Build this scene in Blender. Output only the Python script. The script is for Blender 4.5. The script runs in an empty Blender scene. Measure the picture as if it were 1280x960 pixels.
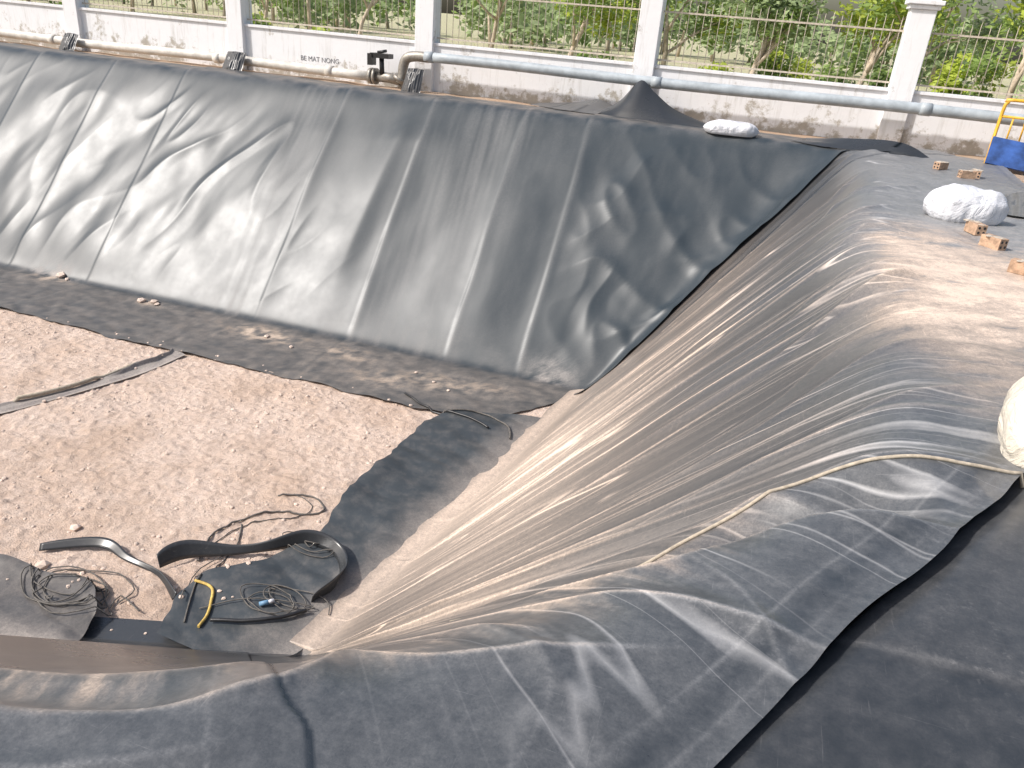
import bpy, math, random
import numpy as np
from mathutils import Vector, Matrix
from mathutils.bvhtree import BVHTree
random.seed(7); RNG=np.random.default_rng(7)
scene=bpy.context.scene
COL=scene.collection

# ------------------------------------------------------------------ noise
_perm=RNG.permutation(256); _perm=np.concatenate([_perm,_perm,_perm])
_ang=RNG.random(256)*2*np.pi
def pn(x,y,seed=0):
    x=np.asarray(x,float)+seed*17.31; y=np.asarray(y,float)+seed*9.77
    xi=np.floor(x).astype(int); yi=np.floor(y).astype(int)
    xf=x-xi; yf=y-yi
    u=xf*xf*xf*(xf*(xf*6-15)+10); v=yf*yf*yf*(yf*(yf*6-15)+10)
    def g(ix,iy,fx,fy):
        h=_perm[_perm[ix&255]+(iy&255)]
        a=_ang[h]; return np.cos(a)*fx+np.sin(a)*fy
    a=g(xi,yi,xf,yf); b=g(xi+1,yi,xf-1,yf); c=g(xi,yi+1,xf,yf-1); d=g(xi+1,yi+1,xf-1,yf-1)
    return (a*(1-u)+b*u)*(1-v)+(c*(1-u)+d*u)*v*1.0
def fbm(x,y,o=4,seed=0,g=.5):
    r=0;a=1
    for i in range(o):
        r=r+a*pn(x*2**i,y*2**i,seed+i*3); a*=g
    return r
def sst(a,b,x):
    t=np.clip((x-a)/(b-a),0,1); return t*t*(3-2*t)

# ------------------------------------------------------------------ terrain
D=3.7
def xt(y): return -3.0+(np.clip(y,4.4,11)-4.4)*(0.9/6.35)
def yn(x): return 4.4+.33*np.maximum(np.minimum(0,x+3),-6)
def H(x,y):
    x=np.asarray(x,float); y=np.asarray(y,float)
    rr=3.75-.55*sst(4.4,9,y)
    sr=np.maximum((x-xt(y))/rr,0)
    sn=np.maximum((yn(x)-y)/3.72,0)
    sf=np.maximum((y-10.75)/3.3,0)
    sl=np.maximum((-21-x)/3.5,0)
    s=np.sqrt(sr**2+sn**2)
    s=(s**9+sf**9+sl**9)**(1/9)
    s=np.sqrt(s*s+.0009)-.03
    h=D*(1-s); k=.085
    h=np.where(h/k>30,h,k*np.log1p(np.exp(np.minimum(h/k,30))))
    return -h

# ------------------------------------------------------------------ mesh helpers
def new_obj(name,me,parent=None,mats=()):
    o=bpy.data.objects.new(name,me); COL.objects.link(o)
    for m in mats: me.materials.append(m)
    if parent: o.parent=parent
    return o
def empty(name,loc=(0,0,0)):
    o=bpy.data.objects.new(name,None); o.location=loc; COL.objects.link(o); return o
def grid_mesh(name,X,Y,Z,attrs=None,smooth=True):
    n,m=X.shape
    co=np.stack([X,Y,Z],-1).reshape(-1,3).astype(np.float32)
    i=np.arange(n*m).reshape(n,m)
    f=np.stack([i[:-1,:-1],i[1:,:-1],i[1:,1:],i[:-1,1:]],-1).reshape(-1,4)
    a=co[f[len(f)//2]]
    nz=np.cross(a[1]-a[0],a[2]-a[0])[2]
    if nz<0: f=f[:,::-1]
    me=bpy.data.meshes.new(name)
    me.vertices.add(len(co)); me.vertices.foreach_set("co",co.ravel())
    me.loops.add(f.size); me.loops.foreach_set("vertex_index",f.ravel().astype(np.int32))
    me.polygons.add(len(f)); me.polygons.foreach_set("loop_start",(np.arange(len(f))*4).astype(np.int32))
    me.polygons.foreach_set("loop_total",np.full(len(f),4,np.int32))
    me.update(calc_edges=True)
    me.polygons.foreach_set("use_smooth",np.full(len(f),smooth))
    for k,v in (attrs or {}).items():
        at=me.attributes.new(k,'FLOAT','POINT'); at.data.foreach_set("value",v.reshape(-1).astype(np.float32))
    return me,co,f
class MB:
    def __init__(s): s.v=[];s.f=[];s.m=[];s.sm=[]
    def add(s,vs,fs,mi=0,sm=False):
        b=len(s.v); s.v+= [tuple(v) for v in vs]
        for f in fs: s.f.append([b+i for i in f]); s.m.append(mi); s.sm.append(sm)
    def box(s,c,d,mi=0,R=None):
        x,y,z=d[0]/2,d[1]/2,d[2]/2
        vs=[Vector((a*x,b*y,e*z)) for e in(-1,1) for b in(-1,1) for a in(-1,1)]
        if R is not None: vs=[R@v for v in vs]
        vs=[v+Vector(c) for v in vs]
        s.add(vs,[(0,2,3,1),(4,5,7,6),(0,1,5,4),(2,6,7,3),(0,4,6,2),(1,3,7,5)],mi)
    def tube(s,pts,rad,n=10,mi=0,caps=True,sm=True):
        pts=[Vector(p) for p in pts]; N=len(pts)
        if not hasattr(rad,'__len__'): rad=[rad]*N
        vs=[];up=None
        for i,p in enumerate(pts):
            t=(pts[min(i+1,N-1)]-pts[max(i-1,0)])
            t=t.normalized() if t.length>1e-9 else Vector((0,0,1))
            if up is None:
                up=Vector((0,0,1)) if abs(t.z)<.9 else Vector((1,0,0))
            a=t.cross(up).normalized() if t.cross(up).length>1e-6 else t.orthogonal().normalized()
            b=a.cross(t).normalized(); up=b
            for k in range(n):
                an=2*math.pi*k/n
                vs.append(p+(a*math.cos(an)+b*math.sin(an))*rad[i])
        fs=[(i*n+k,i*n+(k+1)%n,(i+1)*n+(k+1)%n,(i+1)*n+k) for i in range(N-1) for k in range(n)]
        s.add(vs,fs,mi,sm)
        if caps:
            b=len(s.v)-len(vs)
            s.f.append([b+k for k in range(n)][::-1]); s.m.append(mi); s.sm.append(False)
            s.f.append([b+(N-1)*n+k for k in range(n)]); s.m.append(mi); s.sm.append(False)
    def obj(s,name,mats,parent=None):
        me=bpy.data.meshes.new(name); me.from_pydata(s.v,[],s.f); 
        me.polygons.foreach_set("material_index",s.m); me.polygons.foreach_set("use_smooth",s.sm); me.update()
        return new_obj(name,me,parent,mats)
def smooth_path(pts,n=8):
    P=[Vector(p) for p in pts]; out=[]
    for i in range(len(P)-1):
        p0=P[max(i-1,0)];p1=P[i];p2=P[i+1];p3=P[min(i+2,len(P)-1)]
        for k in range(n):
            t=k/n
            out.append(.5*((2*p1)+(p2-p0)*t+(2*p0-5*p1+4*p2-p3)*t*t+(3*p1-p0-3*p2+p3)*t**3))
    out.append(P[-1]); return out

# ------------------------------------------------------------------ materials
def mat(name):
    m=bpy.data.materials.new(name); m.use_nodes=True
    nt=m.node_tree; b=nt.nodes["Principled BSDF"]; return m,nt,b
def N(nt,t,**k):
    n=nt.nodes.new(t)
    for a,v in k.items(): setattr(n,a,v)
    return n
def noise(nt,co,scale,detail=4,rough=.55,vec_scale=None,dist=0):
    n=N(nt,'ShaderNodeTexNoise'); n.inputs['Scale'].default_value=scale; n.inputs['Detail'].default_value=detail; n.inputs['Roughness'].default_value=rough
    n.inputs['Distortion'].default_value=dist
    if vec_scale:
        mp=N(nt,'ShaderNodeMapping'); mp.inputs['Scale'].default_value=vec_scale[:3]
        if len(vec_scale)>3: mp.inputs['Rotation'].default_value=(0,0,vec_scale[3])
        nt.links.new(co,mp.inputs['Vector']); co=mp.outputs['Vector']
    nt.links.new(co,n.inputs['Vector']); return n.outputs['Fac']
def ramp(nt,fac,a,b,ca=(0,0,0,1),cb=(1,1,1,1)):
    r=N(nt,'ShaderNodeValToRGB'); r.color_ramp.elements[0].position=a; r.color_ramp.elements[1].position=b
    r.color_ramp.elements[0].color=ca; r.color_ramp.elements[1].color=cb
    nt.links.new(fac,r.inputs['Fac']); return r.outputs['Color']
def mix(nt,fac,a,b):
    m=N(nt,'ShaderNodeMix',data_type='RGBA')
    for i,v in((0,fac),(6,a),(7,b)):
        if isinstance(v,(int,float)): m.inputs[i].default_value=v
        elif isinstance(v,tuple): m.inputs[i].default_value=v if len(v)==4 else (*v,1)
        else: nt.links.new(v,m.inputs[i])
    return m.outputs[2]
def mth(nt,op,a,b=0.0,clamp=False):
    m=N(nt,'ShaderNodeMath',operation=op); m.use_clamp=clamp
    for i,v in((0,a),(1,b)):
        if isinstance(v,(int,float)): m.inputs[i].default_value=v
        else: nt.links.new(v,m.inputs[i])
    return m.outputs[0]
def bump(nt,b,h,strength=.3,dist=.01):
    n=N(nt,'ShaderNodeBump'); n.inputs['Strength'].default_value=strength; n.inputs['Distance'].default_value=dist
    nt.links.new(h,n.inputs['Height']); nt.links.new(n.outputs['Normal'],b.inputs['Normal'])
def objco(nt): return N(nt,'ShaderNodeTexCoord').outputs['Object']

def liner_material(name,base=(.040,.049,.057),rough=.33,dustcol=(.46,.37,.295),scuff=.3,bmp=.12,spec=.5,lines=False):
    m,nt,b=mat(name); co=objco(nt)
    at=N(nt,'ShaderNodeAttribute',attribute_name='dust').outputs['Fac']
    tn=N(nt,'ShaderNodeAttribute',attribute_name='tan').outputs['Fac']
    n1=noise(nt,co,34,5,.72); n2=noise(nt,co,130,2,.7)
    s1=noise(nt,co,26,6,.80); reg=noise(nt,co,1.6,3,.6)
    s2=noise(nt,co,3,4,.80,(34,.9,3,.5)); s3=noise(nt,co,3,4,.80,(1.0,38,3,.35))
    k=mth(nt,'ADD',mth(nt,'MULTIPLY',mth(nt,'SUBTRACT',n1,.5),.6),mth(nt,'MULTIPLY',mth(nt,'SUBTRACT',n2,.5),.5))
    d=mth(nt,'MULTIPLY',at,mth(nt,'ADD',1.0,mth(nt,'MULTIPLY',k,2.2)))
    sc=ramp(nt,s1,.55,.66); sc2=mth(nt,'MAXIMUM',ramp(nt,s2,.64,.70),ramp(nt,s3,.64,.70))
    sa=mth(nt,'ADD',mth(nt,'MULTIPLY',sc,ramp(nt,reg,.45,.72)),mth(nt,'MULTIPLY',sc2,.7))
    d=mth(nt,'ADD',d,mth(nt,'MULTIPLY',sa,mth(nt,'MULTIPLY',scuff,mth(nt,'ADD',.22,mth(nt,'MULTIPLY',at,1.6)))))
    h=n2
    if lines:
        q=N(nt,'ShaderNodeAttribute',attribute_name='sweep').outputs['Fac']; s=N(nt,'ShaderNodeAttribute',attribute_name='run').outputs['Fac']
        lm=N(nt,'ShaderNodeAttribute',attribute_name='line_mask').outputs['Fac']
        tot=None
        for (fq,fs,th,wt,off) in ((3.4,.9,.010,1.0,0.0),(7.5,1.3,.012,.6,5.3),(1.7,.7,.006,1.2,9.1)):
            cb=N(nt,'ShaderNodeCombineXYZ'); nt.links.new(mth(nt,'MULTIPLY',q,fq),cb.inputs[0]); nt.links.new(mth(nt,'MULTIPLY',s,fs),cb.inputs[1]); cb.inputs[2].default_value=off
            nn=noise(nt,cb.outputs[0],1.0,1,.4)
            dd=mth(nt,'ABSOLUTE',mth(nt,'SUBTRACT',nn,.5))
            ln=mth(nt,'SUBTRACT',1.0,mth(nt,'DIVIDE',dd,th),clamp=True)
            # fade lines in and out along their run
            cb2=N(nt,'ShaderNodeCombineXYZ'); nt.links.new(mth(nt,'MULTIPLY',q,fq*.8),cb2.inputs[0]); nt.links.new(mth(nt,'MULTIPLY',s,2.4),cb2.inputs[1]); cb2.inputs[2].default_value=off+3
            ln=mth(nt,'MULTIPLY',mth(nt,'MULTIPLY',ln,ramp(nt,noise(nt,cb2.outputs[0],1.0,2,.5),.40,.60)),wt)
            tot=ln if tot is None else mth(nt,'MAXIMUM',tot,ln)
        tot=mth(nt,'MULTIPLY',tot,lm)
        d=mth(nt,'ADD',d,mth(nt,'MULTIPLY',tot,.60))
        h=mth(nt,'ADD',n2,mth(nt,'MULTIPLY',tot,2.5))
    d=mth(nt,'ADD',d,0.0,clamp=True)
    greyd=mix(nt,n1,(.38,.38,.39),(.54,.53,.52))
    dc=mix(nt,tn,greyd,mix(nt,n2,tuple(c*.87 for c in dustcol),tuple(min(1,c*1.2) for c in dustcol)))
    c=mix(nt,d,base,dc)
    nt.links.new(c,b.inputs['Base Color'])
    r=mth(nt,'ADD',mth(nt,'ADD',rough,mth(nt,'MULTIPLY',mth(nt,'SUBTRACT',reg,.5),.14)),mth(nt,'MULTIPLY',d,.45),clamp=True)
    nt.links.new(r,b.inputs['Roughness'])
    b.inputs['Specular IOR Level'].default_value=spec
    bump(nt,b,h,bmp,.003 if not lines else .006)
    return m
M_liner=liner_material("hdpe_liner",base=(.026,.037,.046),rough=.38,scuff=.10,bmp=.05,spec=.42)
M_liner_near=liner_material("hdpe_liner_worn",base=(.030,.035,.041),rough=.27,dustcol=(.68,.545,.44),scuff=.45,bmp=.10,spec=.62,lines=True)
M_liner_dark=liner_material("hdpe_liner_clean",base=(.022,.026,.031),rough=.28,scuff=.40,bmp=.05)
def simple(name,c,rough=.6,var=.15,scale=12,metal=0,bmp=0,bd=.02):
    m,nt,b=mat(name); co=objco(nt); n=noise(nt,co,scale,4,.6)
    nt.links.new(mix(nt,ramp(nt,n,.3,.7),tuple(x*(1-var) for x in c),tuple(min(1,x*(1+var)) for x in c)),b.inputs['Base Color'])
    b.inputs['Roughness'].default_value=rough; b.inputs['Metallic'].default_value=metal
    if bmp: bump(nt,b,n,bmp,bd)
    return m
def soil_mat(name,c1,c2,c3,bs=.7,dk=.6):
    m,nt,b=mat(name); co=objco(nt)
    a=noise(nt,co,1.0,6,.7); f=noise(nt,co,14,7,.78); g=noise(nt,co,60,3,.75)
    c=mix(nt,ramp(nt,f,.35,.65),c1,c2); c=mix(nt,mth(nt,'MULTIPLY',ramp(nt,a,.42,.64),.75),c,c3)
    c=mix(nt,ramp(nt,g,.34,.5,(.6,.6,.6,1),(0,0,0,1)),c,tuple(x*dk for x in c1))
    nt.links.new(c,b.inputs['Base Color']); b.inputs['Roughness'].default_value=.95; b.inputs['Specular IOR Level'].default_value=.2
    bump(nt,b,mth(nt,'ADD',f,mth(nt,'MULTIPLY',g,.6)),bs,.035)
    return m
M_floor=soil_mat("pit_floor_soil",(.62,.475,.385),(.81,.665,.57),(.55,.405,.31),.9)
M_bank=soil_mat("bank_soil",(.40,.29,.21),(.52,.40,.30),(.42,.29,.20))
M_grass=soil_mat("dry_grass_ground",(.46,.41,.28),(.58,.52,.38),(.30,.36,.14))
M_wall,nt,b=mat("painted_wall"); co=objco(nt)
n1=noise(nt,co,2.2,8,.75); n2=noise(nt,co,9,5,.7)
sep=N(nt,'ShaderNodeSeparateXYZ'); nt.links.new(co,sep.inputs[0])
low=mth(nt,'SUBTRACT',1.0,mth(nt,'MULTIPLY',sep.outputs['Z'],1.6),clamp=True)
st=mth(nt,'ADD',mth(nt,'MULTIPLY',low,.15),n1)
c=mix(nt,ramp(nt,st,.60,.68),mix(nt,n2,(.74,.74,.76),(.83,.83,.84)),mix(nt,n2,(.30,.27,.23),(.52,.48,.42)))
c=mix(nt,ramp(nt,noise(nt,co,1.0,6,.75,(7,7,.7)),.52,.76,(0,0,0,1),(.6,.6,.6,1)),c,(.42,.40,.36))
nt.links.new(c,b.inputs['Base Color']); b.inputs['Roughness'].default_value=.85
bump(nt,b,n2,.2,.01)
M_pipe=simple("grey_pvc_pipe",(.36,.40,.43),.5,.2,5)
M_pipe_w=simple("dusty_white_pipe",(.60,.57,.52),.6,.25,4)
M_rail=simple("rusty_painted_rail",(.50,.44,.36),.7,.3,20)
M_black=simple("black_plastic",(.02,.02,.022),.4,.3,20)
M_text=simple("faded_stencil_paint",(.16,.16,.17),.8,.5,40)
M_metal=simple("dull_metal",(.30,.28,.25),.5,.3,15,.5)
M_yel=simple("yellow_paint",(.72,.40,.04),.5,.2,12)
M_strap=simple("dusty_yellow_strap",(.55,.38,.10),.7,.35,25)
M_blue=simple("blue_paint",(.03,.08,.26),.5,.5,5)
M_blueL=simple("light_blue_plastic",(.16,.30,.45),.5,.2,8)
M_rope=simple("dusty_rope",(.42,.36,.28),.9,.25,40)
M_cable=simple("dusty_cable",(.12,.11,.10),.8,.35,20)
def sackmat(name,c):
    m,nt,b=mat(name); co=objco(nt)
    n=noise(nt,co,6,5,.6,None,1.2); n2=noise(nt,co,3,5,.6)
    cc=mix(nt,ramp(nt,n2,.45,.75),c,tuple(x*.82 for x in c))
    nt.links.new(cc,b.inputs['Base Color']); b.inputs['Roughness'].default_value=.5
    bump(nt,b,n,.8,.06)
    return m
M_bag=sackmat("woven_white_sack",(.66,.67,.71)); M_bagc=sackmat("cream_sack",(.76,.70,.60))
M_brick=simple("old_brick",(.42,.28,.19),.9,.35,18,0,.6)
M_mortar=simple("mortar_crust",(.42,.37,.31),.95,.2,30,0,.6)
M_rock=simple("pebble_stone",(.62,.50,.42),.9,.25,6)
M_bark=simple("bark",(.46,.38,.30),.9,.3,10)
def leafmat(name,c):
    m,nt,b=mat(name); co=objco(nt); n=noise(nt,co,1.3,2,.6)
    cc=mix(nt,ramp(nt,n,.35,.65),tuple(x*.7 for x in c),tuple(x*1.3 for x in c))
    nt.links.new(cc,b.inputs['Base Color']); b.inputs['Roughness'].default_value=.5
    tr=N(nt,'ShaderNodeBsdfTranslucent'); nt.links.new(cc,tr.inputs['Color'])
    ms=N(nt,'ShaderNodeMixShader'); ms.inputs[0].default_value=.45
    nt.links.new(b.outputs[0],ms.inputs[1]); nt.links.new(tr.outputs[0],ms.inputs[2])
    nt.links.new(ms.outputs[0],nt.nodes['Material Output'].inputs['Surface'])
    return m
M_leaf=leafmat("leaf_green",(.22,.31,.08)); M_leaf2=leafmat("leaf_bright",(.44,.52,.08)); M_leaf3=leafmat("leaf_dark",(.14,.21,.06))
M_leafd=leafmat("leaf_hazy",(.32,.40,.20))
M_dry=leafmat("dry_stalks",(.50,.42,.27))

# ------------------------------------------------------------------ ground sheet (one sheet, pit included)
def axis(lo,hi,a,b,st,far):
    mid=np.arange(a,b+1e-6,st)
    l=a-np.geomspace(st,a-lo,far)[::-1]; r=b+np.geomspace(st,hi-b,far)
    return np.concatenate([l,mid,r])
ax=axis(-900,900,-26,6,.12,30); ay=axis(-600,1500,-3,17,.12,34)
X,Y=np.meshgrid(ax,ay,indexing='ij')
Z=H(X,Y)-.06-.22*sst(-4,-2.5,X)*sst(4.6,3.8,X)*sst(6,5,Y)*sst(-2.2,-1,Y)
Z=Z+np.where((Y>14.4)&(Z>-.3),.05+.03*fbm(X*1.3,Y*1.3,3,5),0)
me,_,_=grid_mesh("ground",X,Y,Z)
me.materials.append(M_bank); me.materials.append(M_grass)
cy=(Y[:-1,:-1]+Y[1:,1:])/2; cx=(X[:-1,:-1]+X[1:,1:])/2
me.polygons.foreach_set("material_index",((cy>15.9)|(cx>9)|(cx<-30)).astype(np.int32).ravel())
ground=new_obj("ground",me)

# pit floor
fx=np.arange(-15.5,-1.9,.024); fy=np.arange(2.6,10.9,.024)
X,Y=np.meshgrid(fx,fy,indexing='ij')
hf=.035*fbm(X*.5,Y*.5,2,1)+.030*fbm(X*2.2,Y*2.2,4,4)+.042*np.maximum(fbm(X*8,Y*8,2,8)-.05,0)+.030*np.maximum(pn(X*15,Y*15,9),0)
edge=sst(-3.3,-4.1,X)*sst(9.35,8.9,Y)*sst(3.9,4.6,Y)
Z=-D+.012+hf*(.25+.75*edge)
me,fco,ff=grid_mesh("pit_floor",X,Y,Z)
pit_floor=new_obj("pit_floor",me,None,[M_floor])
bvhs=[BVHTree.FromPolygons(fco.tolist(),ff.tolist())]

# ------------------------------------------------------------------ right / near liner (ribbon around toe)
Cc=np.array([-3.0,4.4]); R0=3.7
L0=np.array([1.21,3.14]); Ld=np.array([.5,.87]); Ld/=np.linalg.norm(Ld); Ln=np.array([Ld[1],-Ld[0]])
cols=[]
for t in np.concatenate([np.arange(8,1,-.08),np.arange(1,0,-.02)]):
    cols.append((-t,(-3.0-t,None),(0,-1)))
nf=660
for i in range(nf):
    th=math.pi/2*(1-i/nf); cols.append(((1-th/(math.pi/2))*R0*math.pi/2,(Cc[0],Cc[1]),(math.cos(th),-math.sin(th))))
y=4.4
while y<15.0:
    cols.append((R0*math.pi/2+y-4.4,(None,y),(1,0))); y+=.0095+.0012*(y-4.4)
nc=len(cols); nr=310
tt=np.linspace(0,1,nr)**.80
X=np.zeros((nc,nr));Y=np.zeros((nc,nr));Q=np.zeros((nc,nr));Dd=np.zeros((nc,nr));DM=np.zeros((nc,nr))
for i,(q,o,d) in enumerate(cols):
    if o[1] is None: o=(o[0],float(yn(o[0]))); d0=-.25
    elif o[0] is None: o=(float(xt(o[1])),o[1]); d0=-.12-.12*float(pn(q*1.3,.5,9))
    else: d0=.0
    o=np.array(o);d=np.array(d)
    den=d@Ln
    dm=((L0-o)@Ln)/den if den>1e-4 else 99
    if d[1]<-.01: dm=min(dm,(o[1]+.9)/-d[1])
    if d[0]>.01: dm=min(dm,(3.4-o[0])/d[0])
    dm+=.07*float(pn(q*.8,0.3,3))+.02*float(pn(q*3,0.3,4))
    ds=d0+(dm-d0)*tt
    X[i]=o[0]+d[0]*ds; Y[i]=o[1]+d[1]*ds; Q[i]=q; Dd[i]=ds; DM[i]=dm
S=Dd/np.where(Q>R0*math.pi/2,3.75-.55*sst(4.4,9,Y),3.72)
Z=H(X,Y)
Z=np.where(Q>R0*math.pi/2,np.maximum(Z,-D+.05),Z)
onslope=sst(.05,.35,S)*(1-sst(.92,1.12,S))
# sweep coordinate: creases on the straight side bend towards the near corner at the toe
Qs=Q+1.3*np.clip(.75-S,0,1)**1.5*sst(5.6,7.5,Q)-.28*np.clip(S-.75,0,1)*sst(4.5,6.5,Q)
Z+=.060*pn(Qs*.8,S*1.5,11)*sst(.1,.5,S)*sst(1.5,3,Q)
Z+=.024*pn(Qs*2.0+S*.4,S*1.4,12)*sst(.1,.5,S)*(1-sst(1.05,1.4,S)*.5)
crease=np.zeros_like(Z)
v=(Y-10.75)-(X-xt(Y))*(3.3/3.2)
vv=v+.14*pn(X*1.1,Y*.3,5)+.05*pn(X*3,Y*.3,6)
st2=sst(-.86,-.84,vv)*sst(.12,.35,S)
rs=random.Random(3)
def add_crease(qc,w,a,s0,s1,k,curv,lift=1.0):
    global Z
    m=(np.abs(Qs-qc)<1.0)
    idx=np.where(m.any(1))[0]; sl=slice(idx[0],idx[-1]+1)
    q=Qs[sl];s=S[sl]; msk=1-.85*st2[sl]
    c=qc+k*(s-.5)+curv*(s-.5)**2+.03*pn(s*2.0,q*0+qc,20)
    e=sst(s0,s0+.2,s)*(1-sst(s1-.35,s1,s))*msk
    ww=w*(.55+.9*np.clip(s,0,1.3))
    x=(q-c)/ww
    p=np.exp(-np.abs(x)**1.0)
    Z[sl]+=a*e*(p-.45*np.exp(-((x-1.9)/1.2)**2)-.2*np.exp(-((x+2.2)/1.4)**2))
    crease[sl]=np.maximum(crease[sl],e*np.exp(-((q-c)/(.012+.008*np.clip(s,0,1.3)))**2)*lift)
qmax=R0*math.pi/2+6.6
for i in range(60):
    qc=rs.uniform(2.4,qmax)
    big=rs.random()<.36
    w=rs.uniform(.04,.08) if big else rs.uniform(.018,.03)
    a=rs.uniform(.028,.050) if big else rs.uniform(.006,.014)
    s0=rs.uniform(-.1,.4); s1=min(s0+rs.uniform(.5,1.1),1.05+rs.uniform(-.1,.35))
    add_crease(qc,w,a,s0,s1,rs.uniform(-.2,.35),rs.uniform(-.25,.35),rs.uniform(.2,1)**1.4)
def poly_dist(PX,PY,pts):
    best=np.full(PX.shape,9.);side=np.zeros(PX.shape);tp=np.zeros(PX.shape)
    n=len(pts)-1
    for i in range(n):
        a=np.array(pts[i][:2]);b=np.array(pts[i+1][:2]);ab=b-a;L=ab@ab
        t=np.clip(((PX-a[0])*ab[0]+(PY-a[1])*ab[1])/L,0,1)
        dx=PX-a[0]-t*ab[0];dy=PY-a[1]-t*ab[1];d=np.hypot(dx,dy)
        m=d<best; best=np.where(m,d,best); side=np.where(m,np.sign(ab[0]*dy-ab[1]*dx),side); tp=np.where(m,(i+t)/n,tp)
    return best,side,tp
def fold(pts,w,a,asym=1.0,dustw=.02,ds=1.0,pw=1.4):
    global Z
    P=smooth_path([(p[0],p[1],0) for p in pts],8)
    m=(X>min(p[0] for p in pts)-.8)&(X<max(p[0] for p in pts)+.8)&(Y>min(p[1] for p in pts)-.8)&(Y<max(p[1] for p in pts)+.8)
    d,sd,tp=poly_dist(X[m],Y[m],P)
    e=sst(0,.25,tp)*(1-sst(.7,1,tp))
    ww=np.where(sd>0,w,w*asym)
    Z[m]+=a*e*np.exp(-np.abs(d/ww)**pw)
    crease[m]=np.maximum(crease[m],ds*e*np.exp(-(d/dustw)**2))
fold([(1.0,2.58),(.7,2.56),(.42,2.5),(.15,2.32),(-.08,2.10),(-.4,2.15),(-.8,2.46),(-1.9,3.4)],.10,.085,.5,.012,.8,1.15)
fold([(.86,2.80),(.6,2.76),(.3,2.62),(.05,2.42),(-.25,2.3)],.16,-.13,1,.01,0,2)
fold([(1.3,3.22),(.9,3.12),(.5,3.02),(.22,2.88),(-.1,2.80),(-.9,3.0),(-1.8,3.5)],.15,.075,.7,.010,.5)
fold([(.6,1.75),(.2,1.85),(-.15,1.9),(-.5,2.03),(-1.1,2.6),(-1.9,3.3)],.05,.028,1.4,.010)
fold([(0,2.15),(.18,1.98),(.3,1.72),(.38,1.5)],.04,.012,1.3,.008,.35)
fold([(-.3,1.62),(-.6,1.75),(-1.0,2.1),(-1.9,3.1)],.05,.028,1.2,.010)
fold([(.1,1.7),(-.35,1.5),(-.7,1.42),(-1.0,1.65),(-1.7,2.6)],.045,.024,1.2,.010)
fold([(-3.2,1.1),(-2.2,.93),(-1.3,.99),(-.9,1.06)],.09,-.05,1,.01,0,2)
fold([(-3.0,.72),(-2.2,.76),(-1.37,.85),(-.97,1.06),(-.86,1.35),(-1.2,1.9)],.07,.045,1.2,.012,.9,1.15)
fold([(-2.8,.60),(-1.8,.64),(-1.2,.74),(-.8,1.0)],.05,.016,1.3,.008,.5)
fold([(-2.8,1.2),(-1.9,1.1),(-1.4,1.12),(-1.1,1.25),(-1.3,1.7)],.05,.03,1.3,.012,.8)
fold([(-.5,.6),(-.3,1.0),(-.25,1.4),(-.5,1.7)],.12,.018,1.3,.005,.2)
rf=random.Random(11)
for i in range(18):
    y0=rf.uniform(3.6,12.5); L=rf.uniform(.7,1.6)
    x0=.2+.05*(y0-4)
    fold([(x0-1.1,y0-.05),(x0,y0+.05),(x0+L*.5,y0+rf.uniform(.1,.5)),(x0+L,y0+rf.uniform(.3,1.1))],rf.uniform(.05,.10),rf.uniform(.022,.048),rf.uniform(.5,1.6),.010,.35,1.2)
Z+=.014*fbm(X*2.3+Y*.8,Y*1.6,3,15)*sst(.95,1.15,S)*sst(0,.3,DM-Dd)
Z+=.006*(1-np.abs(fbm(X*3.2,Y*2.2+X,2,17))*2.4)*sst(.95,1.2,S)
edge=1-sst(0,.03,DM-Dd)
Z+=.012+.006*edge
sd1,ss1,_=poly_dist(X,Y,smooth_path([(-1.5,1.9,0),(-.94,1.24,0),(-.82,1.12,0),(-.668,.987,0),(-.3,.3,0)],6))
left=(ss1<0)
Z+=np.where(left,.008,0)*sst(0,.012,sd1)
sd2,_,_=poly_dist(X,Y,[(-1.15,1.3),(-.98,1.05),(-.84,.86),(-.6,.4)])
Z-=sst(-.1,.15,v)*.05
Z+=.016*st2+.03*np.exp(-((vv+.55)/.12)**2)*sst(.2,.5,S)
# dust, plus sky sheen painted into the bank tone
streak=fbm(Qs*9,S*.8,3,31)
band=np.exp(-((S-.36)/.34)**2)
regional=np.clip(.5+fbm(Qs*.5,S*1.3,3,34)*1.1,0,1)
dust=.03+(.17+.14*np.clip(.4+streak*1.0,0,1))*band*sst(2.5,4.5,Q)*(.4+.8*regional)
dust+=.04*onslope*sst(2,3.5,Q)
bank=sst(.9,1.15,S)
dust+=bank*(.04+.05*np.clip(.5+fbm(X*3.5,Y*3.5,5,33,.7)*.8,0,1)+.24*sst(3.8,6.5,Y))  # bank dust; the paler far part also paints in sky reflection
dust+=.60*crease*(.4+.9*regional)
sx=X-1.35-.25*pn(Y*1.3,X*.5,38)
spill=np.exp(-(sx/np.where(sx<0,.45,1.3))**2-((Y-6.0)/1.9)**2)*np.clip(.72+fbm(Y*5-X*1.5,X*2.2,6,35,.7)*.5,0,1)
spill2=np.exp(-((X-2.3)/.9)**2-((Y-10.0)/2.5)**2)*np.clip(.5+fbm(Y*4-X,X*3,5,36,.7)*.6,0,1)
dust+=.80*spill+.25*spill2
toe=np.exp(-np.abs(S)/.07)*sst(3,5,Q)
dust+=.6*toe
brown=np.exp(-((S-.2)/.2)**2)*np.exp(-((Y-7.3)/1.5)**2)
dust+=.36*brown*(.6+.5*np.clip(.5+streak,0,1))
scf=np.clip(.25+fbm(X*14,Y*14,5,41,.8)*.45,0,1)*sst(.85,1.0,S)*sst(4.8,3.6,Y)
dust+=.10*scf
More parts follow.
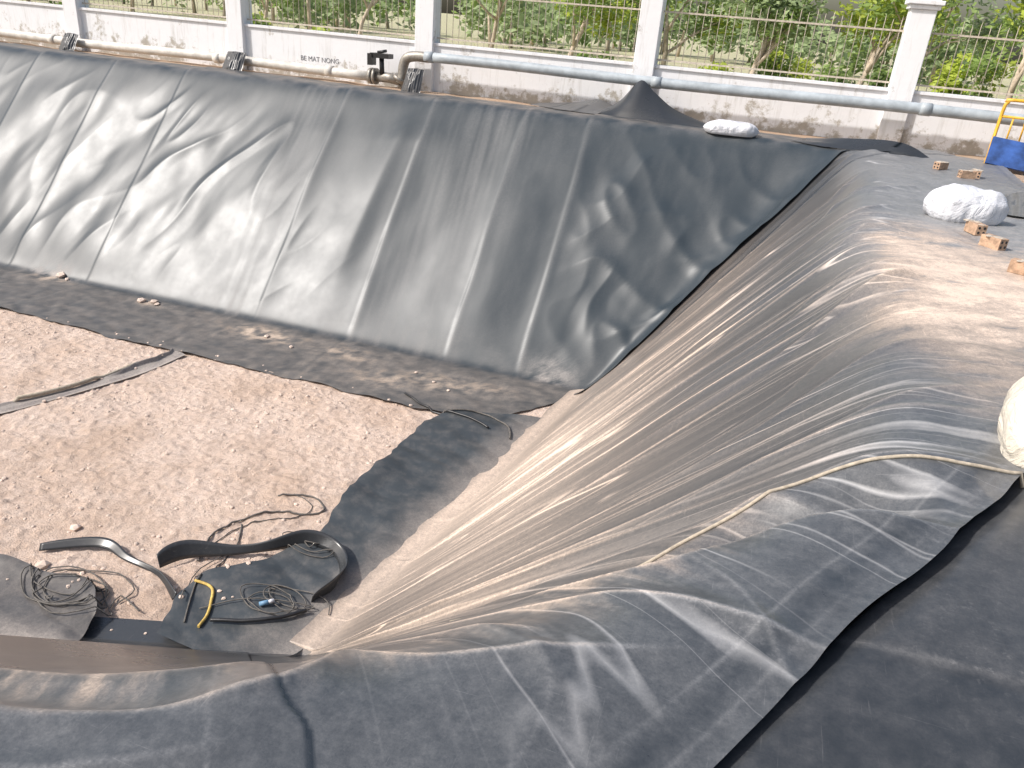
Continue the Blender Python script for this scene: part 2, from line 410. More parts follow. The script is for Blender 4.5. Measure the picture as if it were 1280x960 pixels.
lipd=np.exp(-((S-.96)/.07)**2)*(1-sst(3.2,4.6,Q))*np.clip(.3+fbm(Q*9,S*6,6,43,.7)*.9,0,1)
dust+=.40*lipd
cf=np.exp(-((Q-4.0)/1.6)**2)*np.exp(-((S-.75)/.25)**2)
dust+=.22*cf*np.clip(.5+streak*1.0,0,1)
dust*=1-.60*st2*sst(1.1,.9,S)
dust-=.3*np.exp(-(sd1/.006)**2)
bandD=DM-Dd
dust+=.12*np.exp(-((bandD-.18)/.005)**2)+.08*np.exp(-((bandD-.07)/.004)**2)-.07*np.exp(-((bandD-.12)/.035)**2)+.09*np.exp(-(sd2/.005)**2)
dust-=.14*np.exp(-((vv+.82)/.03)**2)*sst(.2,.5,S)
tan=np.clip(.45+.9*band*sst(2,4,Q)+spill*2+.6*crease+toe+lipd-.9*bank*(1-np.clip(spill*2.5+spill2*.6+lipd,0,1))+.3*fbm(X*.8,Y*.8,3,50),0,1)
lmask=sst(0,.2,S)*(1-sst(1.0,1.35,S))*sst(2.0,3.4,Q)*(1-.8*st2)
me,co_,f_=grid_mesh("geomembrane_liner",X,Y,Z,{'dust':np.clip(dust,0,1),'tan':tan,'sweep':Qs,'run':S,'line_mask':lmask})
near_liner=new_obj("geomembrane_liner",me,None,[M_liner_near])
bvhs.append(BVHTree.FromPolygons(co_.tolist(),f_.tolist()))

# lower clean sheet at the near right bank
gx=np.arange(-.9,4.6,.025); gy=np.arange(-.8,5.2,.025)
X,Y=np.meshgrid(gx,gy,indexing='ij')
sd=((X-L0[0])*Ln[0]+(Y-L0[1])*Ln[1])
Z=H(X,Y)-.010+.016*pn(X*1.3,Y*1.3,61)*sst(.05,.5,sd)+.008*fbm(X*2.5,Y*2.5,2,62)*sst(.05,.25,sd)
Z-=.24*sst(-.04,-.14,sd)+.012*sst(.06,-.02,sd)
seam=(Y-1.93+.04*(X-.5)); stp=sst(-.004,.004,seam)
Z+=.008*stp*sst(0,.1,sd)
dust=.03+.08*np.clip(.3+fbm(X*9,Y*9,6,63,.75)*.6,0,1)+.10*np.exp(-(seam/.01)**2)+.03*stp
me,co_,f_=grid_mesh("geomembrane_liner",X,Y,Z,{'dust':np.clip(dust,0,1),'tan':dust*0+.15})
new_obj("geomembrane_liner",me,None,[M_liner_dark])
bvhs.append(BVHTree.FromPolygons(co_.tolist(),f_.tolist()))

# ------------------------------------------------------------------ far slope liner
rows=np.concatenate([np.arange(9.0,10.6,.04),np.arange(10.6,14.9,.03)])
def xmaxf(y): 
    return np.where(y<10.75,-3.2+(y-9.0)*(1.25/1.75),np.where(y<14.0,-1.95+(y-10.75)*(3.15/3.25),1.2+(y-14)*.2))
nx=960
U=np.linspace(0,1,nx)[:,None]; Yr=rows[None,:]
Xr=-24+U*(xmaxf(Yr)+.06+.14*pn(Yr*.9,Yr*0,71)+.05*pn(Yr*3,Yr*0,75)+24)
ev=.16*pn(Xr[:,0]*.7,Xr[:,0]*0,72)+.07*pn(Xr[:,0]*2.7,Xr[:,0]*0,73)
Y=Yr+ev[:,None]*(1-sst(9.0,10.5,Yr))
Y=Y+(.22*pn(Xr[:,0]*.35,Xr[:,0]*0,74))[:,None]*sst(14.2,14.8,Yr)
X=Xr
S=(Y-10.75)/3.3
Z=H(X,Y)
ons=sst(-.02,.25,S)*(1-sst(.80,1.0,S)*.85)
T=S*4.6
def rotn(fa,fl,ang,seed,w=.35):
    wx=X+w*pn(X*.5,T*.5,seed+5); a=math.radians(ang)
    u_=wx*math.cos(a)-T*math.sin(a); v_=wx*math.sin(a)+T*math.cos(a)
    return pn(u_*fa,v_*fl,seed)
L_=sst(-7.2,-8.6,X); R_=sst(-3.2,-2.3,X); Mid=1-np.maximum(L_,R_)
bil=.10*rotn(.65,.30,15,81)+.02
big=rotn(1.25,.38,24,82); big2=rotn(1.4,.5,-20,83)
bil+=(.080*big+.045*big2)*(L_+.65*R_+.36*Mid)
rg=np.clip(1-np.abs(rotn(1.3,.42,28,84,.6))*4,0,1)
bil+=.034*rg**1.5*(L_+.25*Mid)*np.clip(.4+2*pn(X*.5,T*.4,85),0,1)
rg2=np.clip(1-np.abs(rotn(1.3,.6,-35,88,.6))*4,0,1)+np.clip(1-np.abs(rotn(1.1,.5,50,89,.8))*4,0,1)
bil+=.030*rg2**1.3*R_
bil+=.010*rotn(3.4,1.1,22,86)*(L_+R_+.2*Mid)
bil+=.035*np.exp(-np.abs((X+6.9-.25*T*.3)/.22)**1.6)*sst(.1,.5,S)
Z+=(bil+.02)*ons
seams=[-19.2,-17.4,-15.6,-13.7,-11.8,-8.1,-6.2,-4.45,-3.15]
dark=np.zeros_like(Z);seamd=np.zeros_like(Z)
for i,sx in enumerate(seams):
    c=sx+.07*pn(Y*.7,Y*0+i,90)+.05*S*(1 if i%2 else -1)
    k=(X-c); up=sst(-.05,.1,S)
    Z+=.016*np.exp(-np.clip(k,0,9)/.35)*sst(-.02,.02,k)*(.3+.7*up)
    Z+=.012*np.exp(-(k/.16)**2)*ons
    seamd=np.maximum(seamd,np.exp(-((k-.05)/.03)**2)*up)
    dark=np.maximum(dark,np.exp(-((k+.02)/.02)**2)*(.35+.65*up))
Z+=.022
Z+=.03*np.exp(-(Y-9.0)/.15)*np.clip(pn(X*1.4,Y*0,91)*2,0,1)
flr=1-sst(-.06,.03,S)
Z+=flr*(.012+.040*np.abs(fbm(X*1.2,Y*1.5,3,92))+.02*np.abs(pn(X*2.5+Y,Y*2,93)))
dust=.012+.045*np.clip(.3+fbm(X*2.5,S*3,6,101,.65)*1.0,0,1)+.07*seamd
dust+=.10*sst(.22,-.05,S)*np.clip(.5+fbm(X*3.5,Y*5,4,102)*1.2,0,1)
dust+=flr*(.09+.14*np.clip(.3+fbm(X*5,Y*5.4,6,103,.72)*.8,0,1))
for (px,py,r,a) in [(-7.5,10.25,.55,1.0),(-5.9,10.2,.5,.5),(-10.1,10.5,.25,.8),(-4.3,9.9,.6,.5),(-12.6,10.7,.5,.8),(-3.4,10.1,.45,.4),(-2.6,10.9,.35,.5),(-5.0,9.6,.5,.4)]:
    dust+=a*np.exp(-(((X-px)/r)**2+((Y-py)/(r*.5))**2))*np.clip(.5+fbm(X*5,Y*5,6,104,.65)*1.5,0,1)
dust+=.25*sst(.97,1.1,S)*np.clip(.5+fbm(X*2.3,Y*3,5,105)*1.5,0,1)
dust+=.13*np.exp(-((X+8.6)/.5)**2)*np.clip(.3+fbm(X*8,S*1.5,4,106)*1.3,0,1)+.12*np.exp(-((X+5.6-S*.8)/.9)**2)*np.clip(.3+fbm(X*9+S*2,S*1.4,4,107)*1.5,0,1)
dust=np.clip(dust,0,1)*(1-.8*dark)
tan=np.clip(.15+flr*.35+sst(.2,0,S)*.3+.7*sst(1,1.1,S)+np.clip(dust-.35,0,1)*3*flr,0,1)
me,co_,f_=grid_mesh("geomembrane_liner",X,Y,Z,{'dust':dust,'tan':tan})
new_obj("geomembrane_liner",me,None,[M_liner])
bvhs.append(BVHTree.FromPolygons(co_.tolist(),f_.tolist()))

# ------------------------------------------------------------------ floor strips of liner
def strip(E,inner,seed,dustv=.05,mat_=M_liner_dark,name="geomembrane_strip",amp=1.0):
    P=smooth_path([(e[0],e[1],0) for e in E],30); I=smooth_path([(e[0],e[1],0) for e in inner],30)
    n=int(max(len(P),len(I)))
    pa=np.array([P[int(i*(len(P)-1)/(n-1))][:2] for i in range(n)]); ia=np.array([I[int(i*(len(I)-1)/(n-1))][:2] for i in range(n)])
    t=np.linspace(0,1,60)[None,:,None]
    XY=pa[:,None,:]*(1-t)+ia[:,None,:]*t
    X=XY[...,0].copy();Y=XY[...,1]; tt=t[...,0]+0*X
    X+=(.12*pn(Y*1.6,Y*0,seed)+.06*pn(Y*5,Y*0,seed+7))*(1-tt)
    fade=1-sst(.6,1,tt)
    Z=-D+.035+amp*fade*(.05+.04*fbm(X*1.2,Y*1.6,3,seed)+.09*np.abs(pn(Y*1.8+X*.6,X*.5,seed+1)))
    e=1-sst(0,.25,tt); Z+=e*.06*np.clip(pn(Y*1.1,Y*0,seed+2)*2+.1,0,1)
    d=dustv+.10*np.clip(.2+fbm(X*5,Y*5,6,seed+4,.7)*1.0,0,1)+.45*sst(.50,.98,tt+.15*fbm(X*2,Y*2,3,seed+5))
    me,c,f=grid_mesh(name,X,Y,Z,{'dust':np.clip(d,0,1),'tan':X*0+.6})
    o=new_obj(name,me,None,[mat_]); bvhs.append(BVHTree.FromPolygons(c.tolist(),f.tolist())); return o
strip([(-3.4,9.2),(-3.70,8.9),(-3.77,7.87),(-3.80,7.1),(-3.83,6.44),(-3.69,5.75),(-3.95,5.2),(-4.39,4.75),(-4.3,4.0)],
      [(-2.1,9.6),(-2.15,9.0),(-2.3,7.9),(-2.45,7.1),(-2.6,6.4),(-2.75,5.6),(-2.85,5.0),(-2.9,4.4),(-3.0,3.9)],110,mat_=M_liner)
strip([(-4.9,4.05),(-5.15,4.25),(-5.6,4.2),(-6.2,4.2),(-7.5,3.9)],[(-4.7,3.4),(-5.1,3.3),(-5.6,3.2),(-6.2,3.0),(-7.5,2.6)],120,.16)
strip([(-9.3,6.1),(-8.9,6.55),(-8.5,7.5),(-8.3,8.3),(-8.3,9.0)],[(-9.1,6.0),(-8.75,6.45),(-8.36,7.45),(-8.12,8.2),(-8.05,9.0)],130,.55,amp=.4)

def drop(x,y,up=.0):
    best=None
    for b in bvhs:
        h=b.ray_cast(Vector((x,y,5)),Vector((0,0,-1)))
        if h[0] is not None and (best is None or h[0].z>best): best=h[0].z
    if best is None: best=float(H(x,y))
    return best+up
def drape(pts,up,n=8): return [(p.x,p.y,drop(p.x,p.y,up)) for p in smooth_path([(a[0],a[1],0) for a in pts],n)]

mb=MB(); mb.tube(drape([(1.9,3.5),(1.6,3.3),(1.21,3.14),(.85,3.06),(.48,2.98),(.22,2.84),(-.03,2.66),(-.23,2.48),(-.45,2.46),(-.8,2.56),(-1.0,2.68)],.006,14),.008,8,0)
mb.obj("rope",[M_rope])

# ------------------------------------------------------------------ pebbles on the floor
def rock_verts(r,sq):
    t=(1+5**.5)/2
    v=[(-1,t,0),(1,t,0),(-1,-t,0),(1,-t,0),(0,-1,t),(0,1,t),(0,-1,-t),(0,1,-t),(t,0,-1),(t,0,1),(-t,0,-1),(-t,0,1)]
    return [Vector(p).normalized()*r*random.uniform(.7,1.2) for p in v]
IF=[(0,11,5),(0,5,1),(0,1,7),(0,7,10),(0,10,11),(1,5,9),(5,11,4),(11,10,2),(10,7,6),(7,1,8),(3,9,4),(3,4,2),(3,2,6),(3,6,8),(3,8,9),(4,9,5),(2,4,11),(6,2,10),(8,6,7),(9,8,1)]
mb=MB()
for i in range(6000):
    x=random.uniform(-13,-3.9);y=random.uniform(3.9,9.2)
    if float(pn(x*.9,y*.9,44))+random.uniform(-.5,.5)<-.05: continue
    r=.006+.024*random.random()**5
    z=bvhs[0].ray_cast(Vector((x,y,0)),Vector((0,0,-1)))[0].z if r<.014 else drop(x,y)
    c=Vector((x,y,z+r*.1))
    mb.add([c+Vector((v.x,v.y,v.z*.6)) for v in rock_verts(r,.7)],IF)
for (x,y,r) in [(-6.09,4.94,.06),(-10.2,10.45,.09),(-10.0,10.55,.07),(-9.9,10.5,.05),(-12.4,10.8,.10),(-12.2,10.75,.05),(-5.9,4.35,.07),(-5.75,4.25,.05),(-4.2,9.9,.03),(-3.9,9.75,.03),(-4.6,10.1,.03),(-6.8,10.0,.04),(-7.4,10.2,.05)]:
    c=Vector((x,y,drop(x,y,r*.3)))
    mb.add([c+Vector((v.x,v.y,v.z*.6)) for v in rock_verts(r,.7)],IF)
mb.obj("gravel",[M_rock])

# ------------------------------------------------------------------ wall + fence
WY=15.7; POSTS=[1.89-4.52*k for k in range(-3,8)]
wall=empty("boundary_wall",(0,0,0))
mb=MB()
x0,x1=-30.5,16
mb.box(((x0+x1)/2,WY+.11,.30),(x1-x0,.20,1.16))
mb.obj("wall_panel",[M_wall],wall)
mb=MB(); mb.box(((x0+x1)/2,WY+.11,.905),(x1-x0,.27,.05)); o=mb.obj("coping",[M_wall],wall)
mb=MB()
for px in POSTS:
    mb.box((px,WY+.10,1.0),(.40,.40,2.36))
    mb.box((px,WY+.10,2.215),(.48,.48,.07)); mb.box((px,WY+.10,2.285),(.56,.56,.07)); mb.box((px,WY+.10,2.335),(.44,.44,.03))
o=mb.obj("pillars",[M_wall],wall); bv=o.modifiers.new("b",'BEVEL'); bv.width=.012; bv.segments=2
mb=MB()
for i in range(len(POSTS)-1):
    a=POSTS[i+1]+.20;b=POSTS[i]-.20
    for z in(1.02,1.84): mb.box(((a+b)/2,WY+.11,z),(b-a,.03,.03))
    n=30
    for k in range(n):
        x=a+(b-a)*(k+.5)/n; h=2.02+.05*(k%2)
        mb.tube([(x,WY+.11,.93),(x+random.uniform(-.01,.01),WY+.11,h-.06),(x,WY+.11,h)],[.007,.007,.001],5)
mb.obj("railing",[M_rail],wall)
cu=bpy.data.curves.new("stencil",'FONT'); cu.body="BE MAT NONG"; cu.size=.14; cu.extrude=.001
to=bpy.data.objects.new("stencil_lettering",cu); COL.objects.link(to); to.rotation_euler=(math.pi/2,0,0); to.location=(-10.1,WY+.006,.32); to.parent=wall
to.data.materials.append(M_text)

pipe=empty("water_pipe")
mb=MB()
mb.tube([(x,15.36,.655+.015*math.sin(x*.8)) for x in np.linspace(-7.0,14,40)],.095,18)
for x in(-6.9,-2.3,2.3,6.8): mb.tube([(x-.09,15.36,.655+.015*math.sin(x*.8)),(x+.09,15.36,.655+.015*math.sin(x*.8))],.106,18)
mb.obj("upper_pipe",[M_pipe],pipe)
mb=MB()
mb.tube([(x,15.40,.19+.015*math.sin(x*.9)) for x in np.linspace(-29,-8.2,40)],.095,18)
for x in(-21,-16.6,-12,-9.2): mb.tube([(x-.08,15.40,.19),(x+.08,15.40,.19)],.108,18)
mb.obj("lower_pipe",[M_pipe_w],pipe)
mb=MB()
mb.tube(smooth_path([(-7.55,15.38,.12),(-7.5,15.38,.25),(-7.48,15.38,.45),(-7.4,15.37,.6),(-7.2,15.36,.655),(-6.9,15.36,.655)],5),.10,16)
mb.tube([(-7.56,15.38,.17),(-7.53,15.38,.23)],.15,16)
mb.tube([(-8.25,15.40,.19),(-8.18,15.40,.19)],.16,16); mb.tube([(-8.15,15.40,.19),(-8.09,15.40,.19)],.16,16)
mb.tube([(-8.1,15.4,.19),(-7.8,15.4,.19),(-7.55,15.4,.16)],.10,14)
mb.obj("elbow",[M_metal],pipe)
mb=MB(); mb.tube([(-7.95,15.36,.2),(-7.95,15.33,.55)],.05,12); mb.box((-7.95,15.33,.60),(.42,.22,.09)); mb.tube([(-8.02,15.30,.66),(-7.82,15.28,.70)],.03,10); mb.box((-8.16,15.3,.52),(.1,.2,.22))
o=mb.obj("valve_body",[M_black],pipe)

# ------------------------------------------------------------------ liner flaps by the wall
def flap(name,pts_bot,pts_top,bulge=.06,mat_=M_liner_dark,n=40,m=20,seed=0,dust=.02):
    B=[Vector(p) for p in smooth_path(pts_bot,12)];T=[Vector(p) for p in smooth_path(pts_top,12)]
    X=np.zeros((n,m));Y=X.copy();Z=X.copy()
    for i in range(n):
        u=i/(n-1); b=B[int(u*(len(B)-1))]; t=T[int(u*(len(T)-1))]
        for j in range(m):
            v=j/(m-1); p=b.lerp(t,v); o=bulge*math.sin(math.pi*v)*math.sin(math.pi*u)+bulge*.6*float(pn(u*4+seed,v*3,seed+2))
            X[i,j]=p.x;Y[i,j]=p.y-o;Z[i,j]=p.z-o*.4
    me,_,_=grid_mesh(name,X,Y,Z,{'dust':X*0+dust,'tan':X*0+.3})
    return new_obj(name,me,None,[mat_])
flap("liner_flap",[(-3.25,14.75,.04),(-2.9,14.7,.03),(-2.2,14.6,.03),(-1.5,14.5,.03),(-.95,14.55,.02)],[(-3.2,14.95,.08),(-2.9,15.2,.28),(-2.58,15.25,.66),(-2.3,15.2,.50),(-1.9,15.05,.27),(-1.45,14.85,.14),(-.9,14.65,.03)],.04,seed=1)
flap("liner_flap",[(-4.6,14.9,.04),(-3.9,14.7,.04),(-3.2,14.6,.04)],[(-4.5,15.3,.06),(-3.9,15.45,.12),(-3.4,15.5,.22),(-3.0,15.4,.14)],.03,seed=3,dust=.1)
flap("liner_flap",[(.25,14.3,.02),(1.2,13.95,.02),(2.3,13.75,.02)],[(.5,14.6,.06),(1.2,14.3,.17),(1.9,14.05,.22),(2.35,13.9,.05)],.06,seed=5)
for (x,w) in((-15.9,.5),(-11.4,.55),(-7.15,.45)):
    zt=.36 if x<-8 else .42
    flap("liner_flap",[(x-w/2,15.05,-.02),(x,15.0,-.02),(x+w/2,15.0,-.02)],[(x-w/2+.05,15.27,zt),(x,15.26,zt+.02),(x+w/2-.03,15.26,zt)],.05,seed=int(-x),dust=.12)

# ------------------------------------------------------------------ sandbags, bricks
def sack(name,x,y,L,W,Hh,rot,m,seed):
    n,k=60,44
    vs=[];fs=[]
    for i in range(n+1):
        u=i/n*2-1
        r=(1-abs(u)**3.2)**.5 if abs(u)<1 else 0
        r=max(r,.16 if u>0 else .05)
        for j in range(k):
            a=2*math.pi*j/k
            ca,sa=math.cos(a),math.sin(a)
            px=u*L/2; py=math.copysign(abs(ca)**.8,ca)*W/2*r; pz=math.copysign(abs(sa)**.75,sa)*Hh/2*r
            d=.06*float(pn(u*2.0+seed,ca*1.3+sa,seed))+.022*(1-3*abs(float(pn(u*3+seed,ca*2+sa*1.7,seed+1))))+.08*float(pn(u*1.5,ca*1.5+sa,seed+3))
            d+=.04*(abs(u)**4)*math.sin(a*7+seed)
            py*=1+d*1.8; pz*=1+d*2.6; px+=.03*ca*math.sin(u*3+seed)
            if pz<-Hh*.34: pz=-Hh*.34
            vs.append((px,py,pz+Hh*.34))
    for i in range(n):
        for j in range(k): fs.append((i*k+j,i*k+(j+1)%k,(i+1)*k+(j+1)%k,(i+1)*k+j))
    fs.append(tuple(range(k))[::-1]); fs.append(tuple(n*k+j for j in range(k)))
    me=bpy.data.meshes.new(name); me.from_pydata(vs,[],fs); me.polygons.foreach_set("use_smooth",[True]*len(fs)); me.update()
    o=new_obj(name,me,None,[m]); o.rotation_euler=(0,0,rot); o.location=(x,y,drop(x,y,-.01)); return o
sack("sandbag",1.98,9.0,.74,.48,.40,.1,M_bag,1)
sack("sandbag",-.75,14.25,.90,.36,.26,.05,M_bag,4)
sack("sandbag",1.40,3.46,.62,.46,.42,1.3,M_bagc,7)
def brick(x,y,rot,tilt=0):
    mb=MB(); R=Matrix.Rotation(rot,3,'Z')@Matrix.Rotation(tilt,3,'X')
    z=drop(x,y,.05)
    mb.box((x,y,z),(.20,.10,.10),0,R)
    for e in(-1,1):
        for k in(-1,1):
            for j in(-1,1):
                p=R@Vector((e*.1005,k*.025,j*.022)); q=R@Vector((e*.103,k*.025,j*.022))
                mb.tube([Vector((x,y,z))+p,Vector((x,y,z))+q],.013,8,2)
    for q in range(5):
        c=Vector((x,y,z))+R@Vector((random.uniform(-.09,.09),random.uniform(-.04,.04),.048)); mb.add([c+Vector((v.x*1.3,v.y,v.z*.35)) for v in rock_verts(random.uniform(.02,.045),1)],IF,1)
    o=mb.obj("brick",[M_brick,M_mortar,M_black]); bv=o.modifiers.new("b",'BEVEL'); bv.width=.006; bv.segments=2
brick(2.02,7.78,-.9); brick(1.98,8.35,1.9); brick(2.05,6.85,-.5); brick(2.57,12.2,.3); brick(2.35,12.9,.8); brick(2.75,12.5,1.4); brick(2.1,6.65,.9)

flap("liner_scrap",[(2.4,9.7,.03),(2.7,9.5,.03),(3.2,9.6,.03)],[(2.5,10.4,.06),(2.9,10.5,.16),(3.3,10.3,.10)],.04,M_liner,seed=9,dust=.25)
bar=empty("steel_barrier")
mb=MB()
bx,by=3.32,14.75
mb.tube(smooth_path([(bx,by,0),(bx,by,.8),(bx+.04,by,.93),(bx+.12,by,.97),(bx+1.5,by-.1,.97),(bx+1.6,by-.1,.9),(bx+1.62,by-.1,0)],4),.026,10)
mb.tube([(bx,by,.25),(bx+1.62,by-.1,.25)],.02,8); mb.tube([(bx,by,.72),(bx+1.62,by-.1,.72)],.02,8)
for k in range(1,9): mb.tube([(bx+k*.18,by-.01*k,.25),(bx+k*.18,by-.01*k,.72 if k%2 else .95)],.014,8)
mb.tube([(bx-.12,by-.5,0),(bx,by,.72)],.02,8)
mb.obj("frame",[M_yel],bar)
mb=MB(); mb.box((bx+.62,by-.55,.17),(1.5,.03,.46),0,Matrix.Rotation(-.6,3,'X')@Matrix.Rotation(.12,3,'Y'))
mb.obj("blue_panel",[M_blue],bar)

# ------------------------------------------------------------------ floor clutter
def ribbon(name,pts,h,m,parent=None,lean=.2):
    P=smooth_path(pts,10); n=len(P); X=np.zeros((n,5));Y=X.copy();Z=X.copy()
    for i,p in enumerate(P):
        t=(P[min(i+1,n-1)]-P[max(i-1,0)]); nn=Vector((-t.y,t.x,0)).normalized()
        hh=h*(.75+.25*math.sin(i*.2))
        for j in range(5):
            v=j/4; q=p+nn*(lean*h*(v+.5*math.sin(i*.15)*v))
            X[i,j]=q.x;Y[i,j]=q.y;Z[i,j]=p.z+hh*v
    me,_,_=grid_mesh(name,X,Y,Z,{'dust':X*0+.03,'tan':X*0+.4})
    o=new_obj(name,me,parent,[m]); s=o.modifiers.new("s",'SOLIDIFY'); s.thickness=.006; return o
zf=-D+.03
ribbon("rubber_strip",[(-4.85,4.75,zf+.02),(-4.7,4.95,zf+.04),(-4.35,5.15,zf+.05),(-4.0,5.35,zf+.08),(-3.7,5.55,zf+.10),(-3.4,5.55,zf+.10),(-3.2,5.35,zf+.08),(-3.15,5.1,zf+.05),(-3.25,4.9,zf+.03)],.17,M_liner_dark,None,.35)
ribbon("rubber_strip",[(-6.1,4.5,zf),(-5.6,4.75,zf+.03),(-5.25,4.7,zf+.03),(-4.8,4.65,zf+.02),(-4.45,4.45,zf)],.07,M_liner_dark,None,.8)
def cable(name,pts,r,m,up=.005,n=10):
    mb=MB(); mb.tube(drape(pts,up+r,n),r,6,0); return mb.obj(name,[m])
def coil(name,cx,cy,R,turns,r,m,seed,tail=()):
    rr=random.Random(seed); pts=[]
    for i in range(turns*10):
        a=i/10*2*math.pi*(1+.03*math.sin(i)); R2=R*(.6+.3*rr.random()+.25*math.sin(a*.37+seed))
        pts.append((cx+R2*math.cos(a)*1.35+.09*math.sin(i*.13+seed),cy+R2*math.sin(a)*.8+.07*math.cos(i*.17)))
    pts+=list(tail); mb=MB()
    P=drape(pts,r+.008,4); P=[(p[0],p[1],p[2]+.025*abs(math.sin(i*.21))) for i,p in enumerate(P)]
    mb.tube(P,r,5); return mb.obj(name,[m])
coil("cable_coil",-5.35,4.15,.36,6,.007,M_cable,1,[(-4.9,4.3),(-4.6,4.2)])
coil("cable_coil",-3.45,4.75,.24,4,.006,M_cable,2,[(-3.8,4.6),(-4.1,4.4)])
coil("cable_coil",-3.75,5.65,.26,3,.006,M_cable,5,[(-4.2,5.4),(-4.5,4.9),(-4.3,4.4)])
cable("cable",[(-4.6,5.0),(-4.75,5.5),(-4.45,6.0),(-4.1,6.15),(-3.95,6.3),(-4.2,6.45),(-4.55,6.3)],.010,M_cable)
cable("cable",[(-4.65,5.1),(-4.6,5.6),(-4.35,5.9),(-4.15,6.05),(-4.1,6.3),(-4.4,6.4)],.006,M_cable)
cable("cable",[(-4.1,4.2),(-4.35,4.7),(-4.4,5.3),(-4.6,5.7)],.008,M_cable)
cable("black_hose",[(-3.2,4.75),(-3.35,4.55),(-3.6,4.4),(-3.9,4.3)],.018,M_black,.02)
cable("black_hose",[(-9.5,6.05),(-8.95,6.5),(-8.55,7.3),(-8.4,8.4)],.03,M_rope,.01)
cable("black_hose",[(-4.4,9.3),(-3.9,9.05),(-3.3,8.95),(-2.9,8.8)],.016,M_black,.01)
cable("black_hose",[(-3.7,8.95),(-3.2,9.2),(-2.7,9.0),(-2.55,8.7)],.012,M_cable,.01)
mb=MB(); mb.tube(drape([(-4.35,4.66),(-4.15,4.64),(-4.05,4.5),(-3.98,4.35),(-3.95,4.2)],.02,8),.014,8); mb.obj("yellow_strap",[M_strap])
plug=empty("cable_connector")
z=drop(-3.55,4.62)
mb=MB(); mb.tube([(-3.60,4.61,z+.03),(-3.53,4.65,z+.05)],.022,12); mb.obj("socket",[M_blueL],plug)
mb=MB(); mb.tube([(-3.53,4.65,z+.05),(-3.49,4.68,z+.06)],.018,12); mb.obj("cap",[M_bag],plug)

# ------------------------------------------------------------------ vegetation
def leaves(mb,c,rad,n,size,mi,flat=.8):
    for i in range(n):
        d=Vector((random.gauss(0,1),random.gauss(0,1),random.gauss(0,flat))).normalized()*rad*random.random()**.45
        p=Vector(c)+d; a=Vector((random.gauss(0,1),random.gauss(0,1),random.gauss(0,.6))).normalized(); b=a.orthogonal().normalized()
        s=size*random.uniform(.6,1.3)
        mb.v+= [tuple(p-a*s),tuple(p+b*s*.45),tuple(p+a*s),tuple(p-b*s*.45)]
        k=len(mb.v)-4; mb.f.append([k,k+1,k+2,k+3]); mb.m.append(mi); mb.sm.append(False)
def tree(x,y,h,cr,seed,lm=1,name="tree",nl=2500):
    random.seed(seed); mb=MB()
    ends=[]
    def limb(p,d,L,r,lv):
        pts=[p];q=p;dd=d
        for k in range(4):
            dd=(dd+Vector((random.gauss(0,.13),random.gauss(0,.13),random.gauss(.03,.08)))).normalized(); q=q+dd*L/4; pts.append(q)
        mb.tube(pts,[r,r*.85,r*.72,r*.6,r*.45],7)
        if lv==0: ends.append((pts[3],L)); ends.append((q,L)); return
        for k in range(3 if lv==1 else 4):
            s=pts[random.choice((2,3,4))]
            nd=(dd+Vector((random.gauss(0,.6),random.gauss(0,.6),random.gauss(.1,.25)))).normalized()
            limb(s,nd,L*random.uniform(.55,.8),r*.5,lv-1)
    limb(Vector((x,y,-.1)),Vector((random.gauss(0,.08),random.gauss(0,.08),1)),h*.42,.036*h**.6,2)
    n=nl//len(ends)
    for (e,L) in ends: leaves(mb,e,cr*random.uniform(.28,.5),int(n*random.uniform(.5,1.5)),.10,random.choice((1,1,2)))
    return mb.obj(name,[M_bark,(M_leaf,M_leaf2,M_leafd)[lm],(M_leaf2,M_leaf,M_leaf)[lm]])
def shrub(x,y,h,w,seed,m1=M_leaf2,m2=M_leaf,name="shrub",n=900,ls=.08):
    random.seed(seed); mb=MB()
    for k in range(9):
        a=random.uniform(0,6.28); r=random.uniform(.1,.5)*w; t=Vector((x+math.cos(a)*r,y+math.sin(a)*r,h*random.uniform(.55,1)))
        mb.tube([(x,y,-.05),Vector((x,y,0)).lerp(t,.5)+Vector((0,0,.1)),t],[.02,.014,.006],5)
        leaves(mb,t,w*.26,n//9,ls,1 if random.random()<.6 else 2)
        leaves(mb,Vector((x,y,0)).lerp(t,.6),w*.22,n//18,ls,2)
    return mb.obj(name,[M_bark,m1,m2])
tp=[(4.5,20,4.6,1.6),(1.5,22.5,5.2,1.7),(-1.0,21.5,4.8,1.5),(-3.5,24,5.2,1.8),(-6,22.5,5,1.6),(-9.5,26,5.2,1.9),(-15,27,5,1.8),(7.5,23,5,1.8),(3.2,27,5.2,2),(-5,30,5.4,2),(9,29,5,2),(-21,30,5.4,2)]
for i,(x,y_,h,c) in enumerate(tp): tree(x,y_,h,c,100+i,i%3)
sp=[(1.0,18.2,1.0,.9),(3.4,18.0,1.4,1.2),(-1.6,19.5,.8,.8),(-4.2,18.3,.8,.9),(-6.3,17.8,.7,.6),(-9,19.2,.7,.8),(-11.2,18.6,.8,.9),(-14.2,19.8,.8,.9),(-17.5,19,.7,.9),(-20.6,20,.8,1),(5.6,18.6,1.5,1.3),(7.5,19,1.5,1.4),(2.2,21.5,1.0,1.0),(-.2,25,1.2,1.4),(-17,23.5,1.0,1.2)]
for i,(x,y_,h,w) in enumerate(sp): shrub(x,y_,h,w,300+i,*((M_leaf2,M_leaf) if i%4 else (M_leaf,M_leaf3)))
random.seed(5); mb=MB()
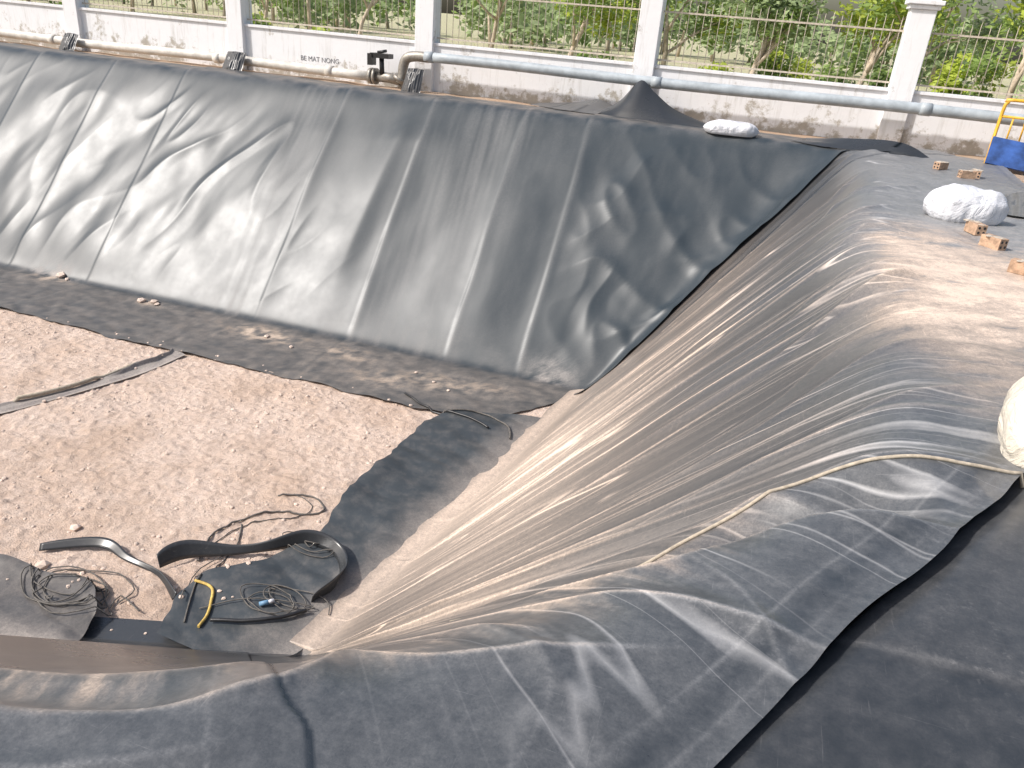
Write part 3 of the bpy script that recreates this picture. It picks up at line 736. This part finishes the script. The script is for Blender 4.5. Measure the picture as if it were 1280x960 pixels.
for i in range(7000):
    x=random.uniform(-34,11); y_=16.4+random.random()**1.3*22
    if float(pn(x*.5,y_*.5,77))<-.12: continue
    h=random.uniform(.12,.4); dx,dy=random.gauss(0,.08),random.gauss(0,.08); w=.012
    mb.add([(x-w,y_,-.05),(x+w,y_,-.05),(x+dx,y_+dy,h)],[(0,1,2)],0 if random.random()<.8 else 1)
mb.obj("dry_grass",[M_dry,M_leaf])
random.seed(6); mb=MB()
for i in range(100):
    x=random.uniform(-85,35); y_=random.uniform(40,68); h=random.uniform(1.8,4.4)
    mb.tube([(x,y_,-.2),(x+random.gauss(0,.3),y_,h*.7)],[.14,.05],5,0)
    for k in range(4):
        leaves(mb,(x+random.gauss(0,1.3),y_+random.gauss(0,.8),random.uniform(.4,1)*h),1.5,75,.28,random.choice((1,1,2)))
mb.obj("distant_trees",[M_bark,M_leafd,M_leaf])

# ------------------------------------------------------------------ light, world, camera
ts=Vector((-.58,-.40,.71)).normalized()
elev=math.asin(ts.z); rot=math.atan2(ts.x,ts.y)
w=bpy.data.worlds.new("World"); scene.world=w; w.use_nodes=True
nt=w.node_tree; sky=nt.nodes.new('ShaderNodeTexSky'); sky.sky_type='NISHITA'; sky.sun_disc=False
sky.sun_elevation=elev; sky.sun_rotation=rot; sky.air_density=1.3; sky.dust_density=4.0; sky.ozone_density=1
bg=nt.nodes['Background']; nt.links.new(sky.outputs[0],bg.inputs[0]); bg.inputs[1].default_value=.15
sl=bpy.data.lights.new("sun",'SUN'); sl.energy=4.4; sl.angle=math.radians(3); sl.color=(1,.96,.92)
so=bpy.data.objects.new("sun",sl); COL.objects.link(so); so.rotation_euler=ts.to_track_quat('Z','Y').to_euler()
cam=bpy.data.cameras.new("camera"); co=bpy.data.objects.new("camera",cam); COL.objects.link(co); scene.camera=co
r=Vector((.944,.3203,.080)); f=Vector((-.2577,.866,-.428)).normalized(); r=(r-f*r.dot(f)).normalized(); u=r.cross(f)
M=Matrix.Identity(4)
for i in range(3): M[i][0]=r[i];M[i][1]=u[i];M[i][2]=-f[i]
M[2][3]=1.5; co.matrix_world=M
cam.sensor_width=36; cam.lens=961/1280*36; cam.clip_start=.05; cam.clip_end=4000
scene.view_settings.view_transform='Standard'; scene.view_settings.look='None'; scene.view_settings.exposure=0
